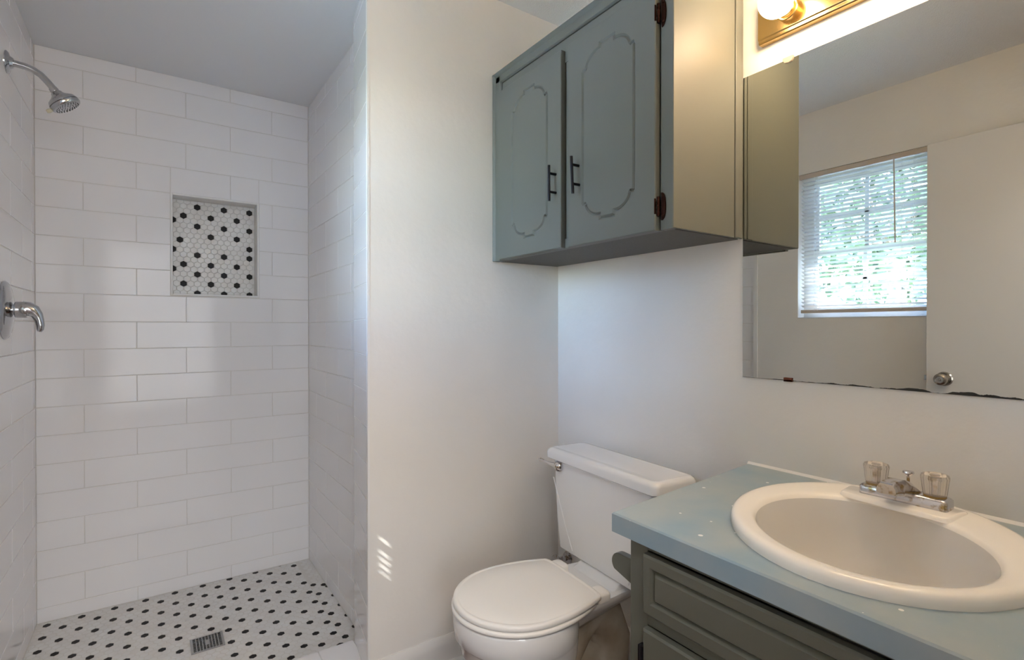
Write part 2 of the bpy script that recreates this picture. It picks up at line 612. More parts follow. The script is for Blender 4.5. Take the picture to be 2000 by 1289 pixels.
def hexpoly(cx, cy, hx, hy):
    return [(cx, cy + hy), (cx - hx, cy + hy / 2), (cx - hx, cy - hy / 2), (cx, cy - hy), (cx + hx, cy - hy / 2), (cx + hx, cy + hy / 2)]


def clip(poly, xmin, xmax, ymin, ymax):
    def half(P, f, g):
        out = []
        for i in range(len(P)):
            a, b = P[i - 1], P[i]
            fa, fb = f(a), f(b)
            if fa >= 0 and fb >= 0: out.append(b)
            elif fa >= 0 or fb >= 0:
                t = fa / (fa - fb); c = (a[0] + (b[0] - a[0]) * t, a[1] + (b[1] - a[1]) * t)
                out.append(c)
                if fb >= 0: out.append(b)
        return out
    for f in (lambda p: p[0] - xmin, lambda p: xmax - p[0], lambda p: p[1] - ymin, lambda p: ymax - p[1]):
        poly = half(poly, f, None)
        if len(poly) < 3: return []
    return poly


DR = (.112, .222, 2.236, 2.341)   # drain


def addhex(mb, P, black, z=0.0, dome=.0012):
    if len(P) < 3: return
    cx = sum(p[0] for p in P) / len(P); cy = sum(p[1] for p in P) / len(P)
    def sc(f): return [(cx + (p[0] - cx) * f, cy + (p[1] - cy) * f) for p in P]
    o = sc(1.0); i = sc(.90); n = len(P)
    vs = [(p[0], p[1], z - .0012) for p in o] + [(p[0], p[1], z) for p in i]
    fs = [list(range(n, 2 * n))] + [(k, (k + 1) % n, n + (k + 1) % n, n + k) for k in range(n)]
    mb.add(vs, fs, 2 if black else 1)


skip = {(10, 8), (16, 8), (10, 16)}
for r in range(-5, 35):
    for c in range(-8, 32):
        off = .5 if r % 2 else 0
        cc = c + off
        x = xk(cc); y = yr(r, cc)
        if x > .598: continue
        pit = (xk(cc + .5) - xk(cc - .5)); ry = (yr(r + .5, cc) - yr(r - .5, cc))
        P = clip(hexpoly(x, y, pit / 2 * .93, ry * 2 / 3 * .93), XSL + .002, .5965, 1.86, YS - .001)
        if not P: continue
        if any(DR[0] < p[0] < DR[1] and DR[2] < p[1] < DR[3] for p in [(x, y)]): continue
        blk = (r % 2 == 0) and (c % 2 == 0) and ((r // 2) % 2 == (c // 2) % 2)
        if (c, r) in skip: blk = False
        addhex(mb, P, blk)
# narrow last sheet beside the right wall
blk2 = [(.6125, 2.0321 + .0987 * i) for i in range(6)] + [(.6250, 2.601), (.6265, 2.7063)]
blk3 = [(.6615, 2.0857 + .1006 * i) for i in range(5)]
for r in range(-6, 34):
    for c in range(0, 4):
        x = .6125 + (c + (.5 if r % 2 else 0)) * .0272 ; y = 2.0321 + r * .02465
        if r >= 22: x += .012; y -= .002
        if x < .597: continue
        P = clip(hexpoly(x, y, .0126, .0153), .5975, XSR - .001, 1.86, YS - .001)
        blk = any(abs(x - a) < .010 and abs(y - b2) < .0124 for a, b2 in blk2 + blk3)
        addhex(mb, P, blk)
struct('floor_shower', mb, [grout_m, hex_w, hex_k])

# tiled curb
mb = MB()
mb.box((XSL, 1.70, -.05), (.60, 1.912, .0445), 0)
for x0, x1 in ((XSL, -.10), (-.10, .19), (.19, .4805), (.4805, .606)):
    tiles(mb, (0, 0, .047), (1, 0, 0), (0, 1, 0), (0, 0, 1), [(x0, x1, 1.665, 1.917)], mi=1)
    tiles(mb, (0, 1.917, 0), (-1, 0, 0), (0, 0, 1), (0, 1, 0), [(-x1, -x0, 0, .046)], mi=1)
    tiles(mb, (0, 1.665, 0), (1, 0, 0), (0, 0, 1), (0, -1, 0), [(x0, min(x1, .57), 0, .046)], mi=1)
mb.box((XSL, 1.668, -.05), (.572, 1.70, .044), 0)
struct('trim_1', mb, [grout_m, tile_m])

# niche: edge trim, marble sides, hexagon mosaic back
mb = MB()
for r in ((NX0 - NF, NX0, NZ0 - NF, NZ1 + NF), (NX1, NX1 + NF, NZ0 - NF, NZ1 + NF), (NX0, NX1, NZ0 - NF, NZ0), (NX0, NX1, NZ1, NZ1 + NF)):
    mb.box((r[0], YS - .003, r[2]), (r[1], YS + .012, r[3]))
struct('trim_2', mb, caulk, bevel=.0015)
mb = MB()
mb.box((NX0 - .006, YS + .012, NZ0 - .006), (NX0, YS + .092, NZ1 + .006), 0)
mb.box((NX1, YS + .012, NZ0 - .006), (NX1 + .006, YS + .092, NZ1 + .006), 0)
mb.box((NX0, YS + .012, NZ0 - .006), (NX1, YS + .092, NZ0), 0)
mb.box((NX0, YS + .012, NZ1), (NX1, YS + .092, NZ1 + .006), 0)
mb.box((NX0, YS + .0868, NZ0), (NX1, YS + .093, NZ1), 1)
nyb = YS + .085
blkn = set()
for c, rs in ((0, (0, 4, 10, 14, 18)), (2, (2, 6, 12, 16)), (4, (0, 4, 10, 14, 18)), (6, (2, 6, 12, 16)), (8, (0, 4, 8, 10, 14, 18)), (-2, (2, 12, 16))):
    for r in rs: blkn.add((c, r))
blkn |= {(-3, 7), (-4, 3), (-4, 9), (-4, 13)}
tmp = MB()
for r in range(-3, 22):
    for c in range(-6, 12):
        x = .1755 + (c + (.5 if r % 2 else 0)) * .02805; z = 1.776 - r * .02288
        P = clip(hexpoly(x, z, .0131, .0150), NX0 + .0005, NX1 - .0005, NZ0 + .0005, NZ1 - .0005)
        if P: addhex(tmp, P, (c, r) in blkn)
mb.add([(x, nyb - z, y) for x, y, z in tmp.v], [], 0)
base_i = len(mb.v) - len(tmp.v)
for f, m_ in zip(tmp.f, tmp.m):
    mb.f.append([i + base_i for i in f]); mb.m.append(2 if m_ == 1 else 3)
struct('wall_niche', mb, [marble, grout_m, hex_w, hex_k])

# ------------------------------------------------------------------ baseboards
def base_profile(h=.108, t=.014, q=.016):
    P = [(0, 0), (t + q, 0), (t + q, .006)]
    for i in range(6):
        a = radians(90 * i / 5); P.append((t + q * cos(a) * 1.0, .006 + q * sin(a)))
    P += [(t, .03), (t, h - .03), (t - .003, h - .018), (t - .008, h - .008), (.003, h), (0, h)]
    return P


mb = MB(); P = base_profile()
mb.prism([(YB - a, z) for a, z in P], 'x', .5735, XR, 0)
struct('baseboard_back', mb, base_m, smooth=True)
mb = MB()
mb.prism([(XR - a, z) for a, z in base_profile(.15, .016, .014)], 'y', .72, YB - .014, 0)
struct('baseboard_right', mb, base_m, smooth=True)
mb = MB()
mb.prism([(XL + a, z) for a, z in P], 'y', Y0, 1.66, 0)
struct('baseboard_left', mb, base_m, smooth=True)

# ------------------------------------------------------------------ window, blind, door
wr = root('window_1', (XL - .09, 1.24, WZ0), kind='structure')
fx0, fx1 = XL - .115, XL - .075
mb = MB()
for r in ((WY0, WY0 + .04, WZ0 + .035, WZ1 - .03), (WY1 - .055, WY1, WZ0 + .035, WZ1 - .03), (WY0, WY1, WZ0, WZ0 + .035), (WY0, WY1, WZ1 - .03, WZ1)):
    mb.box((fx0, r[0], r[2]), (fx1, r[1], r[3]))
mb.build('window_frame', wframe, wr, smooth=False)
ya, yb = WY0 + .04, WY1 - .055
zm = 1.625
for nm, za, zb, dx in (('upper_sash', zm, WZ1 - .03, -.012), ('lower_sash', WZ0 + .035, zm + .025, .008)):
    mb = MB(); w = .018
    x0, x1 = XL - .102 + dx, XL - .088 + dx
    mb.box((x0, ya, za + .028), (x1, ya + w, zb - .028)); mb.box((x0, yb - w, za + .028), (x1, yb, zb - .028))
    mb.box((x0, ya, za), (x1, yb, za + .028)); mb.box((x0, ya, zb - .028), (x1, yb, zb))
    mid = (ya + yb) / 2 + .02
    mb.box((x0 + .002, mid - .010, za), (x1 - .002, mid + .010, zb))
    zz = (za + zb) / 2
    mb.box((x0 + .002, ya, zz - .008), (x1 - .002, yb, zz + .008))
    s_ = mb.build(nm, wframe, wr, smooth=False)
    g = MB(); g.add([(x0 + .006, ya + w, za + .028), (x0 + .006, yb - w, za + .028), (x0 + .006, yb - w, zb - .028), (x0 + .006, ya + w, zb - .028)], [(0, 1, 2, 3)])
    g.build('window_pane', glass, s_)
mb = MB(); mb.box((XL - .075, WY0, WZ0 - .001), (XL + .002, WY1, WZ0 + .004))
mb.build('window_sill', wframe, wr)

BX = XL - .018
br = root('window_blind', (BX, 1.235, WZ1), 'white horizontal slat blind lowered over the window beside the open door', 'window blind')
mb = MB(); mb.box((BX - .014, WY0 + .006, WZ1 - .028), (BX + .014, WY1 - .006, WZ1 - .001))
mb.build('head_rail', rail_m, br, bevel=.002)
SY0, SY1 = WY0 + .008, WY1 - .014
HY = 1.086
mb = MB(); z = WZ1 - .036; zs = []
while z > 1.318:
    zs.append(z); z -= .0222
tilt = radians(20)
hz = []
# slats whose cord hole sends a sun spot to the partition
want = [.5056, .4834, .443, .4209, .3971, .3767]
dropz = 1.03 * (.61 + 0 - BX) / 1.03
for i, z in enumerate(zs):
    n = 5; prof = []
    for k in range(n):
        u = -1 + 2 * k / (n - 1)
        x = u * .0125 * cos(tilt); h = .0022 * (1 - u * u) + x * math.tan(tilt)
        prof.append((BX + x, z + h))
    # holes: split the slat along Y around the hole, leave the middle of the profile open there
    hole = False
    spots = []
    t = (.630 - BX)
    zland = z - 1.0 * t
    for w_ in want:
        if abs(zland - w_) < .0111: hole = True
    hyc = YB - .568 / 1.03 * t
    segs = [(SY0, SY1)] if not hole else [(SY0, hyc - .010), (hyc + .010, SY1)]
    for a, b_ in segs:
        vs = [(x, a, h) for x, h in prof] + [(x, b_, h) for x, h in prof] + [(x, a, h - .0008) for x, h in prof] + [(x, b_, h - .0008) for x, h in prof]
        fs = [(k, k + 1, n + k + 1, n + k) for k in range(n - 1)] + [(2 * n + k + 1, 2 * n + k, 3 * n + k, 3 * n + k + 1) for k in range(n - 1)]
        fs += [(0, n, 3 * n, 2 * n), (n - 1, 2 * n - 1, 4 * n - 1, 3 * n - 1)]
        mb.add(vs, fs)
    if hole:
        a, b_ = hyc - .010, hyc + .010
        for ks in ((0, 1), (3, 4)):
            k0, k1 = ks
            p0, p1 = prof[k0], prof[k1]
            # widen the remaining strips so that only a slot about 9 mm wide stays open
            if ks == (0, 1): p1 = (p1[0] + .0045, p1[1] + .0016)
            else: p0 = (p0[0] - .0045, p0[1] - .0016)
            mb.add([(p0[0], a, p0[1]), (p1[0], a, p1[1]), (p1[0], b_, p1[1]), (p0[0], b_, p0[1])], [(0, 1, 2, 3)])
mb.build('slats', blind_m, br)
mb = MB(); mb.box((BX - .013, SY0, 1.284), (BX + .013, SY1, 1.304)); mb.build('bottom_rail', rail_m, br, bevel=.003)
for yc in (1.004, HY - .030, 1.46, 1.478):
    mb = MB()
    zz_ = [1.296, WZ1 - .02]
    mb.tube([(BX - .0135, yc, zz_[0]), (BX - .0135, yc, zz_[1]), (BX + .0135, yc, zz_[1]), (BX + .0135, yc, zz_[0])], .0006, 5)
    mb.build('ladder_cord', caulk, br)
mb = MB(); mb.tube([(BX + .024, HY, 2.062), (BX + .020, HY - .002, 1.85), (BX + .018, HY - .005, 1.636)], .0036, 6)
mb.tube([(BX + .014, HY, 2.070), (BX + .024, HY, 2.062)], .002, 6)
mb.build('tilt_wand', rail_m, br)

# the door leaf, opened back against the window wall
dr = root('door_1', (-.33, .115, 0), kind='structure')
mb = MB(); mb.prism([(-.335, .115), (-.300, .115), (-.2965, .922), (-.3315, .922)], 'z', .012, 2.072)
lf = mb.build('door_leaf', door_m, dr, bevel=.0015)
mb = MB()
kc = (-.2955, .8525, .963)
mb.lathe([(.0, 0), (.033, 0), (.033, .003), (.029, .008), (.016, .011), (.0125, .016), (.0125, .030), (.020, .036), (.0265, .044), (.0275, .052), (.024, .060), (.017, .064), (.015, .0625), (.006, .0625), (.004, .066), (.0, .066)], kc, (1, 0, 0), 36)
kb = mb.build('door_knob', nickel, dr); kb['label'] = 'round satin metal knob'
mb = MB(); mb.box((-.323, .922, .952), (-.308, .934, .974)); mb.box((-.330, .9215, .925), (-.302, .9235, 1.0))
mb.build('door_latch', nickel, dr, bevel=.001)

# ------------------------------------------------------------------ outdoors seen through the blind
mb = MB(); mb.box((-30, -20, -.5), (-.55, 25, -.4)); struct('ground', mb, grass)
mb = MB(); mb.box((-7.5, -6, -.4), (-4.2, 9, -.385)); struct('ground_driveway', mb, concrete)


def tree(x, y, h, r, nleaf, label):
    t = root('tree', (x, y, -.4), label, 'tree', 'trees outside the window')
    mb = MB(); mb.tube([(x, y, -.42), (x + .1, y, h * .4), (x, y + .1, h * .75)], [.2, .15, .06], 8)
    for k in range(6):
        a = k * 1.05; mb.tube([(x + .08, y, h * .4 + k * .12), (x + cos(a) * r * .6, y + sin(a) * r * .6, h * .62 + k * .1)], [.06, .02], 6)
    mb.build('trunk', bark_m, t)
    mb = MB(); rnd = random.Random(int(abs(x * 100)))
    for k in range(nleaf):
        while True:
            p = Vector((rnd.uniform(-1, 1), rnd.uniform(-1, 1), rnd.uniform(-1, 1)))
            if p.length < 1: break
        c = Vector((x, y, h * .72)) + Vector((p.x * r, p.y * r, p.z * h * .46))
        u = Vector((rnd.uniform(-1, 1), rnd.uniform(-1, 1), rnd.uniform(-1, 1))).normalized(); w = u.orthogonal().normalized()
        s_ = rnd.uniform(.09, .19)
        mb.add([c - u * s_, c - w * s_ * .5, c + u * s_, c + w * s_ * .5], [(0, 1, 2, 3)])
    mb.build('foliage', leaf_m, t, smooth=False)


tree(-9.0, 10.2, 5.6, 2.6, 5200, 'leafy tree seen through the left half of the blind in the mirror')
tree(-9.6, 4.2, 6.2, 2.8, 5200, 'leafy tree seen through the right half of the blind in the mirror')
hr = root('house', (-15, 4, -.4), 'pale building glimpsed through the blind behind the trees', 'building')
mb = MB(); mb.box((-20, -1, -.4), (-15, 9, 2.3)); mb.build('wall', siding, hr)
mb = MB(); mb.prism([(-20.4, 2.3), (-14.5, 2.3), (-17.5, 4.0)], 'y', -1.4, 9.4); mb.build('roof', fence_m, hr, smooth=False)

# ------------------------------------------------------------------ shower fittings
def on_y(v, y=2.339): return (v[0], y, v[1])


sh = root('showerhead', (XSL, 2.339, 2.0705), 'chrome shower head on a bent arm high on the white tiled wall', 'shower head')
mb = MB(); mb.lathe([(0, -.002), (.036, -.002), (.036, .002), (.032, .006), (.020, .010), (.015, .018), (0, .018)], (XSL, 2.339, 2.0695), (1, 0, 0), 36)
mb.build('flange', chrome, sh)
pts = []
arm = [(-.385, 2.0695), (-.366, 2.069), (-.345, 2.067), (-.325, 2.061), (-.307, 2.049), (-.293, 2.034), (-.281, 2.019), (-.272, 2.007)]
mb = MB(); mb.tube([on_y(p) for p in arm], .0105, 16); mb.build('arm', chrome, sh)
hd = Vector((.0245, 0, -.036)).normalized()
mb = MB(); ho = Vector((-.2755, 2.339, 2.010))
mb.lathe([(0, -.004), (.0120, -.004), (.0130, .004), (.0120, .009), (.0160, .012), (.0185, .019), (.027, .027), (.040, .036), (.0435, .044), (.0445, .048), (0, .048)], ho, hd, 40)
bodyo = mb.build('head_body', chrome, sh)
mb = MB(); mb.lathe([(.0, .048), (.0420, .048), (.0425, .0500), (.0455, .0515), (.0455, .058), (.042, .063), (.036, .0650), (0, .0655)], ho, hd, 40)
fc = mb.build('spray_face', chrome, sh)
mb = MB(); u = hd.orthogonal().normalized(); w = hd.cross(u)
for rr, nn in ((.009, 6), (.018, 12), (.027, 18), (.034, 24)):
    for i in range(nn):
        a = 2 * pi * i / nn
        c = ho + hd * .0645 + (u * cos(a) + w * sin(a)) * rr
        mb.lathe([(0, 0), (.0016, 0), (.0012, .0018), (0, .0018)], c, hd, 6)
mb.build('nozzles', rubber, fc)
side = Vector((hd.z, 0, -hd.x))   # in the X-Z plane, across the head
mb = MB(); mb.lathe([(0, 0), (.006, 0), (.007, .010), (.005, .016), (0, .016)], ho + hd * .056 + side * .043, side, 14)
lv = mb.build('mode_lever', mat('aged_plastic', (.55, .52, .38), .4), sh)

vr = root('shower_valve', (XSL, 2.29, 1.258), 'chrome round shower valve plate with curved lever below the shower head', 'shower valve')
mb = MB(); mb.lathe([(0, 0), (.094, 0), (.094, .004), (.090, .009), (.078, .014), (.060, .018), (.040, .021), (.030, .022), (.018, .023), (0, .023)], (XSL - .001, 2.29, 1.258), (1, 0, 0), 56)
mb.build('escutcheon', chrome, vr)
mb = MB(); mb.lathe([(0, .01), (.0175, .01), (.0175, .026), (.024, .026), (.0262, .029), (.0265, .048), (.0255, .056), (0, .060)], (XSL, 2.29, 1.260), (1, 0, 0), 36)
mb.build('hub', chrome, vr)
hp = [(-.346, 1.262, .0260), (-.334, 1.262, .0245), (-.322, 1.256, .0205), (-.313, 1.243, .0155), (-.3075, 1.226, .0125), (-.305, 1.209, .0110), (-.3055, 1.196, .0095), (-.308, 1.189, .0060)]
mb = MB(); mb.tube([(x, 2.29, z) for x, z, r in hp], [r for x, z, r in hp], 20)
mb.build('lever_handle', chrome, vr)

dn = root('floor_drain', (.167, 2.2885, 0), 'square brushed metal drain grate set in the dotted shower floor', 'drain')
mb = MB(); x0, x1, y0, y1 = DR
fw = .0085; zt = .0034
mb.box((x0, y0, -.002), (x0 + fw, y1, zt)); mb.box((x1 - fw, y0, -.002), (x1, y1, zt))
mb.box((x0 + fw, y0, -.002), (x1 - fw, y0 + .005, zt)); mb.box((x0 + fw, y1 - .005, -.002), (x1 - fw, y1, zt))
nx, ny = 9, 9
gx0, gx1, gy0, gy1 = x0 + fw, x1 - fw, y0 + .005, y1 - .005
for i in range(1, nx):
    xx = gx0 + (gx1 - gx0) * i / nx; mb.box((xx - .0013, gy0, -.002), (xx + .0013, gy1, zt - .0004))
for j in range(1, ny):
    yy = gy0 + (gy1 - gy0) * j / ny; mb.box((gx0, yy - .0011, -.002), (gx1, yy + .0011, zt - .0006))
cx, cy = (x0 + x1) / 2, (y0 + y1) / 2
mb.box((cx - .0075, cy - .018, -.002), (cx + .0075, cy + .018, zt - .0002))
mb.build('grate', mat('grate_steel', (.42, .42, .42), .35, 1.0), dn, smooth=False)
mb = MB(); mb.box((x0 + .002, y0 + .002, -.004), (x1 - .002, y1 - .002, .0006)); mb.build('sump', dark, dn, smooth=False)

# ------------------------------------------------------------------ upper cabinet
CX, CY0, CY1, CZ0, CZ1 = 1.064, .839, YB, 1.4505, 2.1504
cr = root('wall_cabinet', (1.22, 1.25, CZ0), 'grey-green painted two-door wall cabinet hung above the toilet', 'cabinet')
mb = MB()
mb.box((CX + .019, CY0 + .006, CZ0 + .006), (XR - .001, CY1 - .001, CZ1 - .002), 0)
# face frame: stiles and rails, with the open joints between them
for y0_, y1_, z0_, z1_ in ((CY0, .878, CZ0, CZ1), (1.6102, CY1, CZ0, CZ1), (.878, 1.6102, 2.1072, CZ1), (.8822, 1.6062, 2.03, 2.1035),
                           (1.20, 1.2452, CZ0 + .03, 2.03), (1.2512, 1.285, CZ0 + .03, 2.03), (.8822, 1.6062, CZ0, CZ0 + .03)):
    mb.box((CX, y0_, z0_), (CX + .02, y1_, z1_))
mb.build('body', cab_m, cr, bevel=.0015)
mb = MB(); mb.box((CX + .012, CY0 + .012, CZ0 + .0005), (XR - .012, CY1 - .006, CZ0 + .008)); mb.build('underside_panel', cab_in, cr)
# right side panel and its scribe moulding against the wall
mb = MB(); mb.box((CX + .001, CY0 - .001, CZ0 + .001), (1.325, CY0 + .008, CZ1))
mb.build('side_panel', cab_m, cr, bevel=.001)
mb = MB(); mb.box((1.3275, CY0 - .004, CZ0 + .001), (1.352, CY0 + .008, CZ1)); mb.box((1.352, CY0 - .002, CZ0 + .001), (1.366, CY0 + .008, CZ1))
mb.build('scribe_moulding', cab_m, cr, bevel=.003)
# trim moulding on the front, along the top and the left side
mb = MB()
def strip(a, b, w0, w1, th):
    pass
zc = CZ1
mb.prism([(CX, 2.1504), (CX - .010, 2.1504), (CX - .013, 2.146), (CX - .010, 2.139), (CX - .005, 2.134), (CX - .005, 2.112), (CX, 2.108)], 'y', CY0 - .002, CY1, 0)
P = [(CX, CY1), (CX - .010, CY1), (CX - .013, CY1 - .004), (CX - .010, CY1 - .012), (CX - .005, CY1 - .016), (CX - .005, CY1 - .042), (CX, CY1 - .046)]
mb.prism(P, 'z', CZ0, CZ1 - .001, 0)
mb.build('front_moulding', cab_m, cr, bevel=.001, smooth=True)


def plaque(ya, yb, za, zb, n=10):
    """provincial routed outline (CCW in Y-Z), small steps and a round shoulder at each corner"""
    sx, sy = .0135, .0125
    rY = (yb - ya - 2 * sx) / 2 - (yb - ya) * .165 + .0
    rY = (yb - ya) * .31 - sx * .5
    rZ = .044
    q = []
    # corner at (yb, zb): going CCW from the right side upward
    q.append((0, -rZ - sy)); q.append((-sx * .2, -rZ - sy + .004)); q.append((-sx, -rZ - sy + .003))
    for i in range(n + 1):
        a = radians(90 * i / n)
        q.append((-sx - rY * (1 - cos(a)), -sy - rZ * (1 - sin(a)) + .0))
    q.append((-sx - rY - .003, -sy)); q.append((-sx - rY - .0035, 0))
    out = []
    for p in q: out.append((yb + p[0], zb + p[1]))
    for p in q[::-1]: out.append((ya - p[0], zb + p[1]))
    for p in q: out.append((ya - p[0], za - p[1]))
    for p in q[::-1]: out.append((yb + p[0], za - p[1]))
    return out


def routed_slab(mb, outer, loop, xf, th, groove=.0100, depth=.0048, edge=.002, mi=0):
    """slab facing -X with a groove along loop; outer: (y0,y1,z0,z1)"""
    y0, y1, z0, z1 = outer
    bm = bmesh.new()
    def ring(P, x): return [bm.verts.new((x, a, b)) for a, b in P]
    def edges(vs): return [bm.edges.new((vs[i], vs[(i + 1) % len(vs)])) for i in range(len(vs))]
    R1 = [(y0 + edge, z0 + edge), (y1 - edge, z0 + edge), (y1 - edge, z1 - edge), (y0 + edge, z1 - edge)]
    R0 = [(y0, z0), (y1, z0), (y1, z1), (y0, z1)]
    lo = offset_poly(loop, -groove / 2); lm = offset_poly(loop, 0); li = offset_poly(loop, groove / 2)
    v1 = ring(R1, xf); v0 = ring(R0, xf + edge); vb = ring(R0, xf + th)
    a = ring(lo, xf); b = ring(lm, xf + depth); c = ring(li, xf)
    def bridge(p, q):
        for i in range(len(p)):
            j = (i + 1) % len(p)
            bm.faces.new((p[i], p[j], q[j], q[i]))
    bridge(v0, v1); bridge(vb, v0); bridge(a, b); bridge(b, c)
    bm.faces.new(vb)
    def get(vs): return [bm.edges.get((vs[i], vs[(i + 1) % len(vs)])) for i in range(len(vs))]
    bmesh.ops.triangle_fill(bm, edges=get(v1) + get(a), use_beauty=True)
    bmesh.ops.triangle_fill(bm, edges=get(c), use_beauty=True)
    bm.verts.ensure_lookup_table(); bm.verts.index_update()
    mb.add([v.co[:] for v in bm.verts], [[v.index for v in f.verts] for f in bm.faces], mi)
    bm.free()
    return mb


def bar_handle(parent, y, z0, z1, xf, lean=0):
    mb = MB(); xb = xf - .027
    mb.tube([(xb, y, z0), (xb, y + lean, z1)], .0045, 16)
    for t in (.26, .78):
        z = z0 + (z1 - z0) * t; yy = y + lean * t
        mb.tube([(xb, yy, z), (xf + .001, yy - .001, z)], .0042, 12)
    o = mb.build('door_handle', black_m, parent); o['label'] = 'black bar handle'
    return o


XD = 1.046
for (ya, yb, za, zb, pl, hy, lean) in ((1.2500, 1.6040, 1.4515, 2.066, (1.3194, 1.5164, 1.5114, 2.0107), 1.2745, .001), (.8800, 1.2160, 1.4485, 2.066, (.9510, 1.1498, 1.5140, 2.0107), 1.1630, .007)):
    mb = MB(); loop = plaque(*pl)
    routed_slab(mb, (ya, yb, za, zb), loop, XD, .0175)
    d_ = mb.build('cabinet_door', cab_m, cr, smooth=False)
    bar_handle(d_, hy, 1.598, 1.709, XD, lean)


def hinge(parent, y, z0, z1, leaf=1):
    mb = MB(); zc = (z0 + z1) / 2; H = (z1 - z0)
    # knuckle barrel
    mb.lathe([(0, 0), (.0042, 0), (.0042, H * .70), (0, H * .70)], (CX - .0085, y + .0012, z0 + H * .15), (0, 0, 1), 12)
    for k in range(1, 5):
        mb.lathe([(.0040, 0), (.0050, .001), (.0050, .007), (.0040, .008)], (CX - .0085, y + .0012, z0 + H * (.15 + .14 * k) - .006), (0, 0, 1), 12)
    # curved leaf on the stile
    P = []
    for i in range(13):
        a = radians(-90 + 180 * i / 12); P.append((y - .004 - .0135 * cos(a) ** .8 if cos(a) > 0 else y - .004, zc + H / 2 * sin(a)))
    mb.prism(P, 'x', CX - .0045, CX - .0005, 0)
    P = [(y + .003, zc - H * .28), (y + .003, zc + H * .28), (y + .0055, zc + H * .28), (y + .0055, zc - H * .28)]
    mb.prism(P, 'x', XD - .002, XD + .004, 0)
    for s_ in (-1, 1): mb.sphere((CX - .005, y - .010, zc + s_ * H * .34), .0028, 10, 6)
    return mb.build('hinge', copper, parent, bevel=.0008, smooth=True)


hinge(cr, .8765, 1.474, 1.545); hinge(cr, .8765, 1.962, 2.033)
for zz in (1.4835, 1.974):
    mb = MB(); mb.lathe([(0, 0), (.0036, 0), (.0036, .049), (0, .049)], (CX - .008, 1.6075, zz), (0, 0, 1), 10)
    for k in range(5): mb.lathe([(.003, 0), (.0048, .001), (.0048, .006), (.003, .007)], (CX - .008, 1.6075, zz + .003 + k * .0095), (0, 0, 1), 10)
    mb.build('hinge', black_m, cr)

# ------------------------------------------------------------------ mirror, clips, light fixture
mb = MB(); mb.box((XR - .005, .085, 1.0635), (XR + .0005, .8395, 1.9035))
mo = mb.build('wall_mirror', mir, None, smooth=False)
tag(mo, 'large frameless mirror with blackened lower edge above the sink', 'mirror')
mb = MB(); mb.box((XR - .009, .700, 1.0610), (XR, .722, 1.0665)); mb.box((XR - .009, .700, 1.0610), (XR - .006, .722, 1.0715))
c1 = mb.build('mirror_clip', mat('rusty_clip', (.16, .05, .03), .4, .7), None, bevel=.001)
tag(c1, 'small rusty clip holding the lower edge of the mirror', 'clip')
mb = MB(); mb.prism([(.700, 1.9035), (.704, 1.896), (.712, 1.8935), (.722, 1.896), (.727, 1.9035), (.727, 1.910), (.700, 1.910)], 'x', XR - .009, XR, 0)
c2 = mb.build('mirror_clip', mat('tan_clip', (.45, .36, .28), .4), None, bevel=.001)
tag(c2, 'small tan clip holding the top edge of the mirror', 'clip')

lr = root('vanity_light', (XR - .02, .46, 2.01), 'brass strip light with round globe bulbs above the mirror', 'light fixture')
LZ0, LZ1, LY0, LY1 = 1.966, 2.078, .135, .786
mb = MB()
prof = [(XR, LZ0), (XR - .018, LZ0), (XR - .021, LZ0 + .003), (XR - .021, LZ0 + .010), (XR - .024, LZ0 + .013), (XR - .024, LZ1 - .013), (XR - .021, LZ1 - .010), (XR - .021, LZ1 - .003), (XR - .018, LZ1), (XR, LZ1)]
mb.prism(prof, 'y', LY0, LY1, 0)
bpq = mb.build('back_plate', brass, lr, bevel=.0008, smooth=True)
for k in range(4):
    by = .6956 - k * .157; bz = 2.014
    mb = MB(); mb.lathe([(0, 0), (.0275, 0), (.0275, .024), (.0255, .026), (.0225, .026), (.0225, .034), (.021, .036), (0, .036)], (XR - .023, by, bz - .002), (-1, 0, 0), 36)
    mb.build('socket', brass, lr)
    mb = MB(); mb.sphere((1.274, by, bz), .0405, 32, 18)
    mb.lathe([(.018, 0), (.016, .012), (.028, .03)], (XR - .055, by, bz - .001), (-1, 0, 0), 24, cap0=False, cap1=False)
    mb.build('globe_bulb', bulb_m, lr)

# ------------------------------------------------------------------ toilet (own frame: a forward, b sideways, z up)
PH = radians(4.0)
TF = Vector((1.180, 1.243, 0))
tr = root('toilet', TF, 'white two-piece toilet with closed round seat beside the vanity', 'toilet', rotz=pi - PH)


def Q(a, b, z): return (a, -b, z)


def tbuild(mb, name, m, **k):
    return mb.build(name, m, tr, local=True, **k)


def ring_ab(P, z): return [Q(a, b, z) for a, b in P]


# tank body, tapering down, with slanted facets at the lower front corners
mb = MB(); secs = []
for z, hw, fr_, bk in ((.400, .218, -.030, -.163), (.406, .228, -.021, -.169), (.47, .235, -.016, -.171), (.60, .243, -.012, -.172), (.728, .248, -.010, -.172)):
    secs.append([Q(a, b, z) for a, b in rrect(bk, fr_, -hw, hw, .022, 5)])
mb.loft(secs)
tank = tbuild(mb, 'tank', porc, smooth=True, angle=50)
for s_ in (-1, 1):
    mb = MB()
    mb.tube([Q(-.0108, s_ * .241, .655), Q(-.0135, s_ * .190, .535), Q(-.0200, s_ * .140, .418)], .0022, 6)
    mb.build('tank_ridge', porc, tank, local=True)
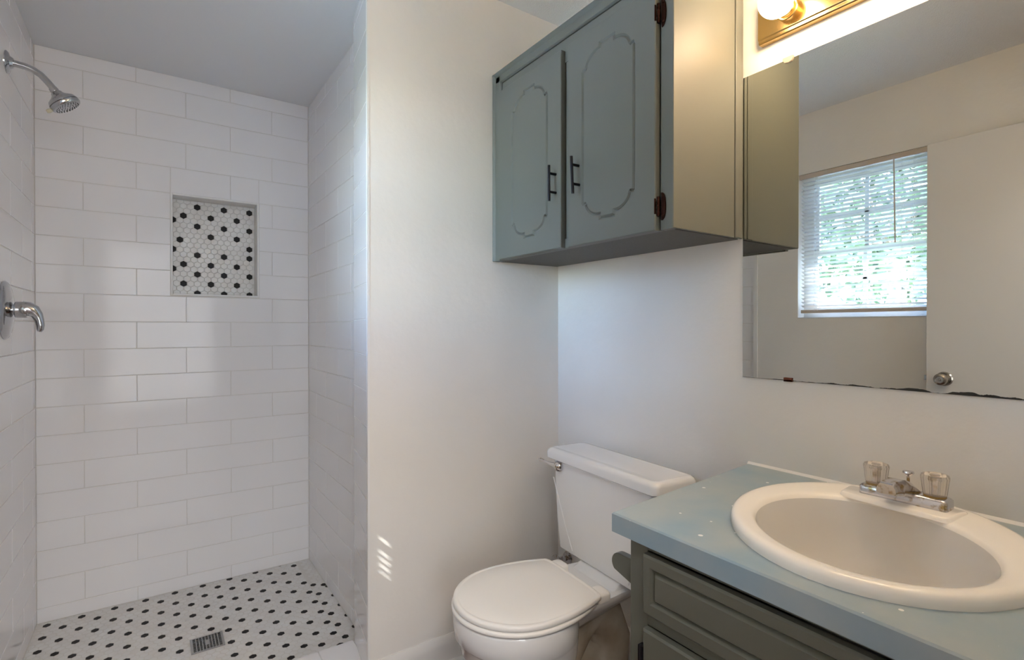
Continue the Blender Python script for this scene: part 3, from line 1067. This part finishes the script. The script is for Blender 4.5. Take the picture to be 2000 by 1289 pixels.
# lid
mb = MB(); secs = []
for z, g, r in ((.724, .004, .02), (.727, 0, .024), (.748, 0, .024), (.756, .003, .026), (.761, .009, .026), (.7625, .018, .024)):
    secs.append([Q(a, b, z) for a, b in rrect(-.176 + g, .006 - g, -.274 + g, .274 - g, r, 6)])
secs.append([Q(a, b, .7610) for a, b in rrect(-.176 + .024, .006 - .024, -.274 + .024, .274 - .024, .02, 6)])
mb.loft(secs); tbuild(mb, 'tank_lid', porc, smooth=True, angle=50)
# flush lever
mb = MB()
mb.lathe([(0, -.002), (.0190, -.002), (.0200, .003), (.0180, .012), (.012, .020), (.005, .024), (0, .0245)], Q(-.010, .200, .704), (1, 0, 0), 28)
mb.tube([Q(.004, .206, .706), Q(.012, .226, .7085), Q(.017, .246, .712), Q(.021, .264, .7145), Q(.023, .276, .715), Q(.0235, .288, .715)], [.0105, .0065, .0042, .0055, .0065, .0035], 12)
fl = tbuild(mb, 'flush_lever', chrome_old); fl['label'] = 'small chrome flush lever'


def seat_outline(ac, R, L, ab, wb, n=40, m=12, rc=.02):
    pts = []
    for i in range(n + 1):
        t = radians(-90 + 180 * i / n); pts.append((ac + L * cos(t), R * sin(t)))
    side = []
    for i in range(1, m + 1):
        s_ = i / m; side.append((ac + (ab + rc - ac) * s_, R - (R - wb) * s_ ** 2))
    side.append((ab + rc * .35, wb - rc * .25)); side.append((ab, wb - rc))
    for i in range(1, 4): side.append((ab - .004 * sin(i * pi / 4), (wb - rc) * (1 - i / 4)))
    side.append((ab - .004, 0))
    pts += side
    pts += [(a, -b) for a, b in side[::-1][1:]]
    return pts


def scale_ol(P, k, cx=None):
    cx = cx if cx is not None else sum(p[0] for p in P) / len(P)
    return [(cx + (a - cx) * k, b * k) for a, b in P]


LO = seat_outline(.285, .186, .198, .083, .150)
mb = MB(); secs = []
for z, k in ((.4015, .975), (.4030, .994), (.4080, 1.0), (.4130, .996), (.4165, .984), (.4180, .945), (.4164, .930), (.4162, .915), (.4176, .900), (.4185, .6)):
    secs.append(ring_ab(scale_ol(LO, k, .26), z))
mb.loft(secs); tbuild(mb, 'seat_lid', plastic, smooth=True, angle=60)
SO = seat_outline(.285, .190, .203, .10, .150)
mb = MB(); secs = []
for z, k in ((.3865, .97), (.3885, .992), (.393, 1.0), (.3975, .994), (.4005, .975), (.4005, .7), (.3865, .7)):
    secs.append(ring_ab(scale_ol(SO, k, .26), z))
mb.loft(secs, cap0=False, cap1=False); tbuild(mb, 'seat_ring', plastic, smooth=True, angle=60)
for s_ in (-1, 1):
    mb = MB(); secs = []
    for z, g in ((.3855, 0), (.402, 0), (.408, .003), (.411, .009)):
        secs.append([Q(a, b, z) for a, b in rrect(.040 + g, .092 - g, s_ * .105 - .030 + g, s_ * .105 + .030 - g, .012, 4)])
    mb.loft(secs); tbuild(mb, 'seat_hinge', plastic, smooth=True, angle=60)

# bowl: outer shell down to the floor
mb = MB(); secs = []


def egg(ac, R, L, B, n=48):
    pts = []
    for i in range(n):
        t = 2 * pi * i / n
        a = ac + (L if cos(t) > 0 else B) * cos(t); pts.append((a, R * sin(t)))
    return pts


for z, ac, R, L, B in ((.3855, .285, .176, .188, .17), (.3845, .285, .184, .196, .175), (.378, .285, .187, .199, .176), (.345, .285, .186, .197, .175), (.318, .285, .185, .195, .174), (.312, .283, .182, .190, .172),
                       (.305, .280, .180, .187, .170), (.27, .278, .176, .183, .166), (.23, .270, .162, .168, .155), (.185, .250, .130, .142, .145), (.14, .225, .104, .124, .15), (.07, .215, .098, .122, .17), (.02, .212, .108, .135, .185), (.0, .212, .112, .140, .19)):
    secs.append(ring_ab(egg(ac, R, L, B), z))
mb.loft(secs, cap0=True, cap1=True)
bowl = tbuild(mb, 'bowl', porc, smooth=True, angle=60)
# deck that carries the tank
mb = MB(); secs = []
def dk(a0, a1, w0, w1, r=.018):
    return [(a1, w1 - r), (a1 - .004, w1 - r * .3), (a1 - r, w1), (a0 + r, w0), (a0 + .004, w0 - r * .3), (a0, w0 - r), (a0, -w0 + r), (a0 + .004, -w0 + r * .3), (a0 + r, -w0), (a1 - r, -w1), (a1 - .004, -w1 + r * .3), (a1, -w1 + r)]
for z, a0, a1, w0, w1 in ((.300, -.06, .16, .050, .09), (.335, -.12, .18, .075, .125), (.360, -.150, .19, .098, .140), (.378, -.158, .20, .106, .146), (.3855, -.156, .20, .104, .144)):
    secs.append(ring_ab(dk(a0, a1, w0, w1), z))
mb.loft(secs); dko = tbuild(mb, 'deck', porc, smooth=True, angle=60)
mb = MB(); secs = []
for z, a1, w in ((.384, .012, .103), (.392, -.004, .101), (.3995, -.012, .100), (.4015, -.020, .098)):
    secs.append([Q(a, b, z) for a, b in rrect(-.15, a1, -w, w, .010, 4)])
mb.loft(secs); mb.build('tank_pad', porc, dko, local=True, smooth=True, angle=60)
# trapway, a stained bulging S-shape at the back
mb = MB()
mb.tube([Q(.16, 0, .20), Q(.10, 0, .27), Q(.03, 0, .30), (-.035, 0, .26), (-.06, 0, .19), (-.045, 0, .12), (-.02, 0, .06), (-.01, 0, .0)], [.085, .080, .072, .070, .072, .080, .098, .112], 28)
tp = tbuild(mb, 'trapway', pedestal_m); tp['label'] = 'brown-stained trapway'
mb = MB(); mb.lathe([(0, 0), (.014, 0), (.013, .01), (.008, .018), (0, .02)], Q(.08, -.105, .0), (0, 0, 1), 16)
tbuild(mb, 'bolt_cap', porc)

# water shutoff behind the toilet
sv = root('shutoff_valve', (XR, 1.595, .275), 'dull metal water shutoff valve low in the corner behind the toilet', 'valve')
mb = MB(); mb.lathe([(0, 0), (.026, 0), (.024, .005), (.009, .008), (.009, .030), (.013, .030), (.013, .052), (.006, .054), (.006, .060), (0, .060)], (XR - .001, 1.595, .275), (-1, 0, 0), 20)
mb.build('valve_body', chrome_old, sv)
mb = MB(); mb.lathe([(0, 0), (.020, 0), (.022, .004), (.020, .010), (0, .011)], (XR - .060, 1.595, .280), (-1, 0, .25), 24)
mb.build('valve_handle', chrome_old, sv)
mb = MB(); mb.tube([(XR - .04, 1.595, .283), (XR - .045, 1.58, .292), (XR - .05, 1.565, .305)], .005, 10)
mb.build('supply_tube', chrome_old, sv)

# ------------------------------------------------------------------ vanity
VX, VY1, VY0, VZ = .800, .7347, .072, .782
vr_ = root('vanity_cabinet', (1.08, .42, 0), 'dark olive painted vanity cabinet under the blue-grey counter', 'cabinet')
mb = MB()
mb.box((VX, VY1 - .045, .085), (VX + .019, VY1, VZ)); mb.box((VX, VY0, .085), (VX + .019, VY0 + .025, VZ)); mb.box((VX, .385, .085), (VX + .019, .397, .63))
mb.box((VX, VY0 + .025, .765), (VX + .019, VY1 - .045, VZ)); mb.box((VX, VY0 + .025, .618), (VX + .019, VY1 - .045, .648)); mb.box((VX, VY0 + .025, .085), (VX + .019, VY1 - .045, .116))
mb.box((VX + .019, VY1 - .016, .0), (XR - .035, VY1, VZ)); mb.box((VX + .019, VY0, .0), (XR - .035, VY0 + .016, VZ))
mb.box((VX + .019, VY0 + .016, .085), (XR - .035, VY1 - .016, .10)); mb.box((XR - .045, VY0 + .016, .10), (XR - .035, VY1 - .016, VZ))
mb.box((VX + .06, VY0 + .016, 0), (VX + .075, VY1 - .016, .085))
mb.build('body', van_m, vr_, bevel=.0015)
mb = MB(); routed_slab(mb, (.095, .6887, .6472, .7628), [(.122, .6775), (.6635, .6775), (.6635, .7350), (.122, .7350)], VX - .018, .0175, groove=.0130, depth=.009, edge=.004)
mb.build('drawer_front', van_m, vr_, smooth=False)
for (ya, yb) in ((.3950, .6887), (.095, .3870)):
    mb = MB(); routed_slab(mb, (ya, yb, .115, .6175), [(ya + .05, .165), (yb - .05, .165), (yb - .05, .567), (ya + .05, .567)], VX - .018, .0175, groove=.0130, depth=.009, edge=.004)
    mb.build('cabinet_door', van_m, vr_, smooth=False)
for zz in (.53, .165):
    mb = MB(); mb.lathe([(0, 0), (.0045, 0), (.0045, .05), (0, .05)], (VX - .012, .6935, zz), (0, 0, 1), 10); mb.box((VX - .014, .6935, zz + .002), (VX - .001, .703, zz + .048))
    mb.build('hinge', black_m, vr_, bevel=.0008)

# paper holder arms on the vanity's side
ph_ = root('paper_holder', (.86, VY1, .66), 'olive painted rounded wooden paper holder arm on the side of the vanity', 'paper holder')
P = [(VY1 - .003, .719)]
for i in range(11):
    a = radians(90 - 140 * i / 10); P.append((.7865 + .0215 * cos(a), .6975 + .0215 * sin(a)))
P += [(.752, .667), (VY1 - .003, .655)]
mb = MB(); mb.prism(P, 'x', .820, .838, 0); mb.build('holder_arm', van_m, ph_, bevel=.002)
mb = MB(); mb.box((.838, VY1, .640), (.866, VY1 + .030, .716)); mb.build('holder_block', van_m, ph_, bevel=.001)

# counter with sink cutout
SK = (1.0855, .4145, .275, .234, .384)      # rim ellipse: centre, half axes, angle
BK = (1.052, .4117, .2054, .1757, .7285)    # bowl edge ellipse


def ell(E_, th, k=1.0):
    cx_, cy_, a_, b_, t_ = E_
    c_, s_ = cos(th - t_), sin(th - t_)
    r_ = 1 / sqrt((c_ / a_) ** 2 + (s_ / b_) ** 2)
    return (cx_ + r_ * k * cos(th), cy_ + r_ * k * sin(th))


CP = [(.7693, Y0), (XR - .0005, Y0), (XR - .0005, .8249), (.7787, .7663)]
ZT, ZB = .8220, .7825
bm = bmesh.new()
NS = 72
e = .003
CPi = offset_poly(CP, e)
v_top = [bm.verts.new((x, y, ZT)) for x, y in CPi]
v_up = [bm.verts.new((x, y, ZT - e)) for x, y in CP]
v_lo = [bm.verts.new((x, y, ZB)) for x, y in CP]
h_top = [bm.verts.new((*ell(SK, 2 * pi * i / NS, .93), ZT)) for i in range(NS)]
h_lo = [bm.verts.new((*ell(SK, 2 * pi * i / NS, .93), ZB)) for i in range(NS)]
def br_(p, q):
    for i in range(len(p)):
        j = (i + 1) % len(p); bm.faces.new((p[i], p[j], q[j], q[i]))
br_(v_top, v_up); br_(v_up, v_lo); br_(h_top, h_lo)
def ge(vs): return [bm.edges.get((vs[i], vs[(i + 1) % len(vs)])) for i in range(len(vs))]
bmesh.ops.triangle_fill(bm, edges=ge(v_top) + ge(h_top), use_beauty=True)
bmesh.ops.triangle_fill(bm, edges=ge(v_lo) + ge(h_lo), use_beauty=True)
bm.verts.index_update()
mb = MB(); mb.add([v.co[:] for v in bm.verts], [[v.index for v in f.verts] for f in bm.faces]); bm.free()
co = mb.build('countertop', lam, None, smooth=False)
tag(co, 'blue-grey laminate countertop with paint flecks around the oval sink', 'countertop')
mb = MB(); mb.prism([(XR - .006, ZT), (XR, ZT), (XR, ZT + .006)], 'y', Y0, .8249, 0)
ck = mb.build('caulk_bead', caulk, co)

# sink
sk = root('sink', (SK[0], SK[1], ZT), 'cream drop-in oval sink set in the blue-grey counter', 'sink')
mb = MB(); rings = []
for k, z in ((.998, ZT - .001), (1.0, ZT + .006), (.998, ZT + .012), (.988, ZT + .0175), (.970, ZT + .0205), (.945, ZT + .0215)):
    rings.append([(*ell(SK, 2 * pi * i / NS, k), z) for i in range(NS)])
# blend from rim to bowl edge
def mixp(p, q, t): return (p[0] + (q[0] - p[0]) * t, p[1] + (q[1] - p[1]) * t)
for t, z in ((.25, ZT + .0210), (.6, ZT + .0195), (.85, ZT + .0180)):
    rings.append([(*mixp(ell(SK, 2 * pi * i / NS, .945), ell(BK, 2 * pi * i / NS, 1.03), t), z) for i in range(NS)])
for k, z in ((1.03, ZT + .0165), (1.005, ZT + .0135), (.99, ZT + .0075)):
    rings.append([(*ell(BK, 2 * pi * i / NS, k), z) for i in range(NS)])
mb.loft(rings, cap0=False, cap1=False)
rim = mb.build('rim', sink_m, sk, smooth=True, angle=70)
mb = MB(); rings = []
for k, z in ((.9895, ZT + .0076), (.975, ZT - .004), (.955, ZT - .03), (.925, ZT - .06), (.875, ZT - .095), (.79, ZT - .125), (.62, ZT - .147), (.38, ZT - .158), (.13, ZT - .162)):
    rings.append([(*ell(BK, 2 * pi * i / NS, k), z) for i in range(NS)])
mb.loft(rings, cap0=False, cap1=True)
bw = mb.build('basin', bowl_shade_m, sk, smooth=True, angle=70)
# raised faucet deck on the rim
mb = MB()
P0 = [(1.2180, .3350), (1.2980, .3250), (1.3150, .4300), (1.2990, .5350), (1.2330, .5280)]
def rnd(P, r=.010, n=4):
    out = []
    for i in range(len(P)):
        a = Vector(P[i - 1]); b_ = Vector(P[i]); c = Vector(P[(i + 1) % len(P)])
        p = b_ + (a - b_).normalized() * r; q = b_ + (c - b_).normalized() * r
        for k in range(n + 1):
            t = k / n; out.append(tuple(p * (1 - t) ** 2 + b_ * 2 * t * (1 - t) + q * t * t))
    return out
Pr = rnd(P0)
mb.loft([[(x, y, ZT + .015) for x, y in offset_poly(Pr, -.003)], [(x, y, ZT + .0225) for x, y in Pr], [(x, y, ZT + .0245) for x, y in offset_poly(Pr, .003)]])
mb.build('faucet_ledge', sink_m, sk, smooth=True, angle=60)
mb = MB(); mb.lathe([(0, 0), (.021, 0), (.021, .002), (.016, .003), (0, .002)], (BK[0], BK[1], ZT - .162), (0, 0, 1), 24)
mb.build('drain_ring', chrome_old, sk)

# faucet
FZ = ZT + .0243
fa = root('faucet', (1.278, .425, FZ), 'worn chrome two-handle faucet with clear knobs on the sink ledge', 'faucet')
mb = MB(); FX, FY = 1.277, .4240
secs = []
for z, g in ((FZ, 0), (FZ + .016, .0005), (FZ + .020, .003), (FZ + .0215, .006)):
    secs.append([(x, y, z) for x, y in rrect(FX - .0235 + g, FX + .0235 - g, FY - .0765 + g, FY + .0765 - g, .007, 4)])
mb.loft(secs); mb.build('base_plate', chrome_old, fa, smooth=True, angle=50)
mb = MB(); secs = []
for t in range(13):
    s_ = t / 12
    x = FX + .020 - s_ * .112
    hw = .036 - .019 * min(1, s_ * 1.35) ** .8
    zt = FZ + .018 + .034 * sin(min(s_ * 1.6, 1) * pi / 2) - (.003 if t == 12 else 0)
    zb = FZ + .002 + .027 * s_ ** .8
    secs.append([(x, FY + y, z) for y, z in [(-hw, zb + .003), (-hw * .85, zb), (hw * .85, zb), (hw, zb + .003), (hw * .92, zt - .008), (hw * .62, zt), (-hw * .62, zt), (-hw * .92, zt - .008)]])
mb.loft(secs); mb.build('spout', chrome_old, fa, smooth=True, angle=30)
mb = MB(); mb.lathe([(0, 0), (.0028, 0), (.0028, .030), (.008, .034), (.0105, .037), (.0095, .0405), (0, .042)], (FX + .014, FY - .002, FZ + .018), (0, 0, 1), 20)
mb.build('lift_rod', chrome_old, fa)
for s_ in (1, -1):
    ky = FY + s_ * .051
    mb = MB(); mb.lathe([(0, 0), (.019, 0), (.018, .004), (0, .005)], (FX, ky, FZ + .021), (0, 0, 1), 24)
    cl = mb.build('knob_collar', amber, fa); 
    mb = MB(); mb.lathe([(0, 0), (.0185, 0), (.0195, .004), (.0225, .030), (.0235, .036), (.0215, .0405), (.015, .0425), (0, .0425)], (FX, ky, FZ + .0245), (0, 0, 1), 36, flute=.02)
    kn = mb.build('faucet_knob', acry, fa, smooth=True, angle=20); kn['label'] = 'clear fluted acrylic knob'
    mb = MB(); mb.lathe([(0, 0), (.0055, 0), (.0055, .026), (.008, .030), (.008, .033), (0, .033)], (FX, ky, FZ + .0255), (0, 0, 1), 14)
    mb.build('knob_screw', chrome_old, kn)
